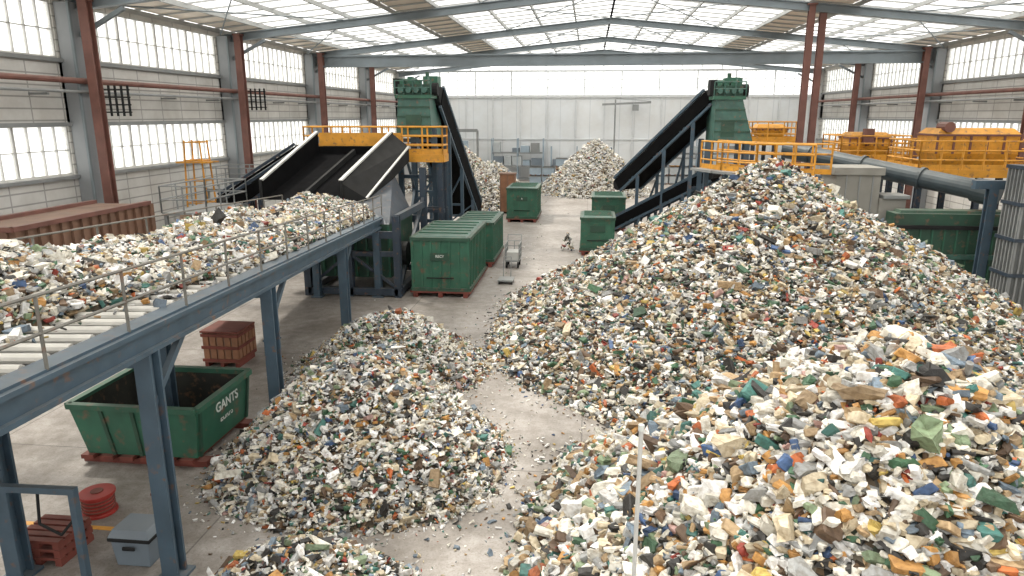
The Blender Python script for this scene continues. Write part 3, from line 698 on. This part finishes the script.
b.done('platform_dolly')
pile('waste_sack_heap',[(-.95,34.2,.5,.8,1.2)],900,.1,P_LO,9.0,pal_weights({8:6,9:3}),skirt=.05)

# ------------------------------------------------------------ left background
b=B()
b.box(-18.3,-16.2,18,24.3,0,3.3,'brown')
for y in np.arange(18,24.3,.45): b.box(-16.2,-16.1,y,y+.2,0,3.3,'brown')
for x in np.arange(-18.3,-16.2,.45): b.box(x,x+.2,17.9,18,0,3.3,'brown')
b.beam((-16.15,17.9,3.35),(-16.15,24.3,3.35),.2,.14,'rust'); b.beam((-18.3,17.95,3.35),(-16.1,17.95,3.35),.2,.14,'rust'); b.beam((-18.3,18,3.35),(-18.3,24.3,3.35),.2,.14,'rust')
b.done('corrugated_bunker')
def walkway(name,x0,x1,y0,y1,z,k='grey'):
    b=B(); b.box(x0,x1,y0,y1,z-.1,z,k); b.rail([(x0,y0,z),(x1,y0,z),(x1,y1,z),(x0,y1,z),(x0,y0,z)],1.0,k,1.2,.03,1)
    for x in (x0+.1,x1-.1):
        for y in (y0+.1,(y0+y1)/2,y1-.1): b.beam((x,y,0),(x,y,z),.12,.12,k)
    b.done(name)
walkway('steel_walkway',-16.0,-14.2,24.8,28.0,2.9)
walkway('steel_walkway',-18.6,-14.0,32.5,35.0,3.0)
b=B(); cx,cy=-17.6,30.4
for dx in (-.6,.6):
    for dy in (-.4,.4): b.cyl((cx+dx,cy+dy,0),(cx+dx*.6,cy+dy*.8,5.4),.04,'yellow',6)
for z in (1.2,2.6,3.6,4.5,5.3):
    w=.6-.24*z/5.4
    b.rail([(cx-w,cy-.4,z),(cx+w,cy-.4,z),(cx+w,cy+.4,z),(cx-w,cy+.4,z),(cx-w,cy-.4,z)],.01,'yellow',3,.03,0)
b.box(cx-.75,cx+.75,cy-.5,cy+.5,4.4,4.46,'yellow'); b.done('scaffold_tower')

# ------------------------------------------------------------ right-hand machinery
b=B()
pts=[(4.9,31.9),(5.5,30.3),(6.6,28.9),(8.5,27.9)]
z=4.25
for (a,c) in zip(pts[:-1],pts[1:]):
    b.beam((*a,z-.05),(*c,z-.05),1.0,.1,'grey')
P3=[Vector((*p,z)) for p in pts]; b.rail(P3,1.15,'yellow',.75,.04,2,'yellow')
b.rail([p+Vector((.8,.6,0)) for p in P3],1.15,'yellow',.75,.04,2,'yellow')
for p in P3: 
    b.beam((p.x+.3,p.y+.3,0),(p.x+.3,p.y+.3,z),.18,.18,'blue')
b.done('curved_walkway')
b=B(); b.cyl((9.2,34.6,4.9),(14.6,28.4,3.75),.38,'slate',20); b.cyl((14.6,28.4,3.75),(15.1,27.8,3.6),.46,'slate',20)
for t in (.15,.45,.75):
    p=Vector((9.2,34.6,4.9)).lerp(Vector((14.6,28.4,3.75)),t); q=Vector((9.2,34.6,4.9)).lerp(Vector((14.6,28.4,3.75)),t+.015); b.cyl(p,q,.45,'slate',20); b.beam((p.x,p.y,0),(p.x,p.y,p.z-.3),.18,.18,'dblue')
b.done('duct_pipe')
b=B(); b.box(9.7,11.4,29.0,30.7,0,4.2,'conc'); b.box(9.6,11.5,28.9,30.8,4.2,4.5,'conc'); b.box(11.4,12.4,28.9,29.8,0,3.3,'conc'); b.box(11.5,12.5,28.8,29.9,3.3,3.45,'grey')
for x in (10.1,10.6,11.1): b.box(x-.03,x+.03,28.96,29.0,0,4.2,'grey')
b.done('concrete_bunker',.03)
b=B(); b.box(11.5,15.6,27.6,28.4,.4,2.9,'dgreen')
b.hexa([(11.5,27.6,2.4),(15.6,27.6,2.4),(15.6,28.4,2.4),(11.5,28.4,2.4),(11.8,27.8,3.0),(15.6,27.8,3.0),(15.6,28.4,3.0),(11.8,28.4,3.0)],'dgreen')
for i in range(10): b.box(11.6+i*.43,11.66+i*.43,27.55,27.6,.4,2.4,'green')
b.beam((11.4,27.55,1.3),(15.6,27.55,1.3),.14,.18,'lgreen'); b.beam((11.4,27.55,2.4),(15.6,27.55,2.4),.14,.14,'dark')
for x in (11.7,13.5,15.4): b.box(x-.12,x+.12,27.6,28.4,0,.4,'dblue')
b.done('green_baler')
def hop(b,x0,x1,y0,y1,z0,z1):
    b.hexa([(x0+.3,y0+.3,z0),(x1-.3,y0+.3,z0),(x1-.3,y1-.3,z0),(x0+.3,y1-.3,z0),(x0,y0,z0+.6),(x1,y0,z0+.6),(x1,y1,z0+.6),(x0,y1,z0+.6)],'yellow')
    b.box(x0,x1,y0,y1,z0+.6,z1-.25,'yellow'); b.hexa([(x0,y0,z1-.25),(x1,y0,z1-.25),(x1,y1,z1-.25),(x0,y1,z1-.25),(x0+.2,y0+.25,z1),(x1-.2,y0+.25,z1),(x1-.2,y1-.25,z1),(x0+.2,y1-.25,z1)],'yellow')
    n=5
    for i in range(n+1):
        x=x0+(x1-x0)*i/n; b.box(x-.04,x+.04,y0-.06,y0,z0+.6,z1-.25,'rust')
    b.box(x0-.05,x1+.05,y0-.08,y1,z1-.32,z1-.24,'rust')
platform('yellow_platform',13.6,18.6,31.0,34.2,4.3)
b=B(); hop(b,14.6,17.9,31.9,33.8,4.3,5.95); b.cyl((15,31.8,6.0),(15,32.6,6.0),.22,'rust',10); b.done('yellow_hopper')
platform('yellow_platform',13.0,16.4,38.6,41.6,4.3)
b=B(); hop(b,13.7,15.8,39.5,41.2,4.3,5.6); b.box(14.3,14.8,39.2,39.5,5.0,5.8,'rust'); b.done('yellow_hopper')
platform('yellow_platform',10.5,13.5,48,51,4.9)
b=B(); hop(b,11,13,49,50.6,4.9,5.9); b.done('yellow_hopper')
b=B(); b.ibeam((14.25,26.6,0),(14.25,26.6,4.0),.3,.3,'blue',up=(0,1,0),t=.06); b.beam((13.6,26.6,4.1),(16.8,26.6,4.1),.3,.3,'blue'); b.ibeam((16.6,26.6,0),(16.6,26.6,4.0),.3,.3,'blue',up=(0,1,0),t=.06); b.done('support_frame')
b=B(); b.box(14.35,15.35,24.9,25.9,0,4.8,'dconc')
for i in range(6):
    x=14.35+i*.2; b.box(x-.03,x+.03,24.84,24.9,0,4.8,'grey'); y=24.9+i*.2; b.box(14.29,14.35,y-.03,y+.03,0,4.8,'grey')
for z in (1.2,2.4,3.6,4.8): b.box(14.25,15.45,24.8,26.0,z-.06,z+.06,'dblue')
b.done('ribbed_steel_tower')

# ------------------------------------------------------------ far background
def crates(name,x0,y0,n,k):
    b=B(); r=random.Random(n*3+int(x0))
    for i in range(n):
        x=x0+i*1.25; h=r.choice([1,2,2,3])
        for j in range(h):
            z=j*.85; b.box(x,x+1.1,y0,y0+1,z+.1,z+.8,k); b.box(x-.03,x+1.13,y0-.03,y0+1.03,z+.72,z+.8,'grey')
            for q in (0,.5,1): b.box(x+q,x+q+.1,y0,y0+1,z,z+.1,'wood')
    b.done(name)
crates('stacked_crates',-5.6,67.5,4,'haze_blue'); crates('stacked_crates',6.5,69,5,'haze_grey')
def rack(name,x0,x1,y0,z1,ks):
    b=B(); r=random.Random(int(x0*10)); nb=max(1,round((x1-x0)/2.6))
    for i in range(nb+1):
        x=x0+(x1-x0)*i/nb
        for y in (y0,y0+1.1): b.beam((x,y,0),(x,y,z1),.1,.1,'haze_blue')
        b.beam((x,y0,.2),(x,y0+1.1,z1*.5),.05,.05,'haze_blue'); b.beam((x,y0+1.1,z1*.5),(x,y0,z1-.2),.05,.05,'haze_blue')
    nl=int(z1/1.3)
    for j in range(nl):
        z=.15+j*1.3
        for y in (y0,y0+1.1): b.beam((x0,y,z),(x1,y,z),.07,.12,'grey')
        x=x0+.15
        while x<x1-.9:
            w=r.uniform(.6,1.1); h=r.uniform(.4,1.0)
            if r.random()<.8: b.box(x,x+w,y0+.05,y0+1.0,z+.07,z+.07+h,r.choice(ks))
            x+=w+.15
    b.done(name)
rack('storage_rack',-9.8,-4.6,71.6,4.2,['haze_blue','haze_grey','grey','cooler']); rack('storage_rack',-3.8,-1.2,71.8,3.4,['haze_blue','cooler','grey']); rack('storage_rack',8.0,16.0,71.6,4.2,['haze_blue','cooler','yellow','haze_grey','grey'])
b=B(); 
for x in (-17,-14,-11): b.beam((x,70,0),(x,70,5),.2,.2,'grey')
b.beam((-17,70,5),(-11,70,5),.25,.3,'grey'); b.beam((-17,70,2.5),(-11,70,2.5),.15,.2,'grey'); b.box(-16,-12,69.5,70.5,2.6,4,'haze_blue'); b.done('storage_gantry')
b=B(); b.cyl((2.5,72.8,0),(2.5,72.8,8.0),.08,'grey'); b.beam((1.2,72.8,7.5),(6,72.8,7.7),.1,.2,'grey'); b.beam((2.5,72.8,8.1),(6,72.8,7.8),.05,.05,'grey'); b.box(4.2,4.8,72.6,73.0,6.9,7.5,'grey'); b.done('jib_crane')
b=B(); b.box(-5.9,-4.9,47.0,47.8,0.1,2.6,'wood'); b.box(-5.95,-4.85,46.95,47.85,2.6,2.7,'brown'); b.box(-5.8,-5.0,47.1,47.7,0,.1,'dark')
for x in (-5.9,-5.4,-4.95): b.box(x,x+.06,46.95,47.0,.1,2.6,'brown')
b.done('storage_cabinet')
b=B(); b.box(-9.5,-7.2,9.25,9.35,0.0,.004,'yellow'); b.done('floor_marking')

# ------------------------------------------------------------ light, world, camera
w=bpy.data.worlds.new('sky_world'); scene.world=w; w.use_nodes=True
bg=w.node_tree.nodes['Background']; bg.inputs[0].default_value=(1.0,0.988,0.97,1); bg.inputs[1].default_value=2.0
sd=bpy.data.lights.new('sun','SUN'); sd.energy=4.8; sd.angle=math.radians(4); sd.color=(1,0.945,0.86)
so=bpy.data.objects.new('sun',sd); scene.collection.objects.link(so)
so.rotation_euler=Vector((0.45,-0.35,-1.0)).to_track_quat('-Z','Y').to_euler(); so.location=(0,0,40)
scene.view_settings.view_transform='Standard'
cd=bpy.data.cameras.new('camera'); cam=bpy.data.objects.new('camera',cd); scene.collection.objects.link(cam)
cam.location=(0,0,6.5); cam.rotation_euler=(math.radians(90-13.9),0,math.radians(6.17)); cd.lens=24.6; cd.sensor_width=36; cd.clip_end=500
scene.camera=cam
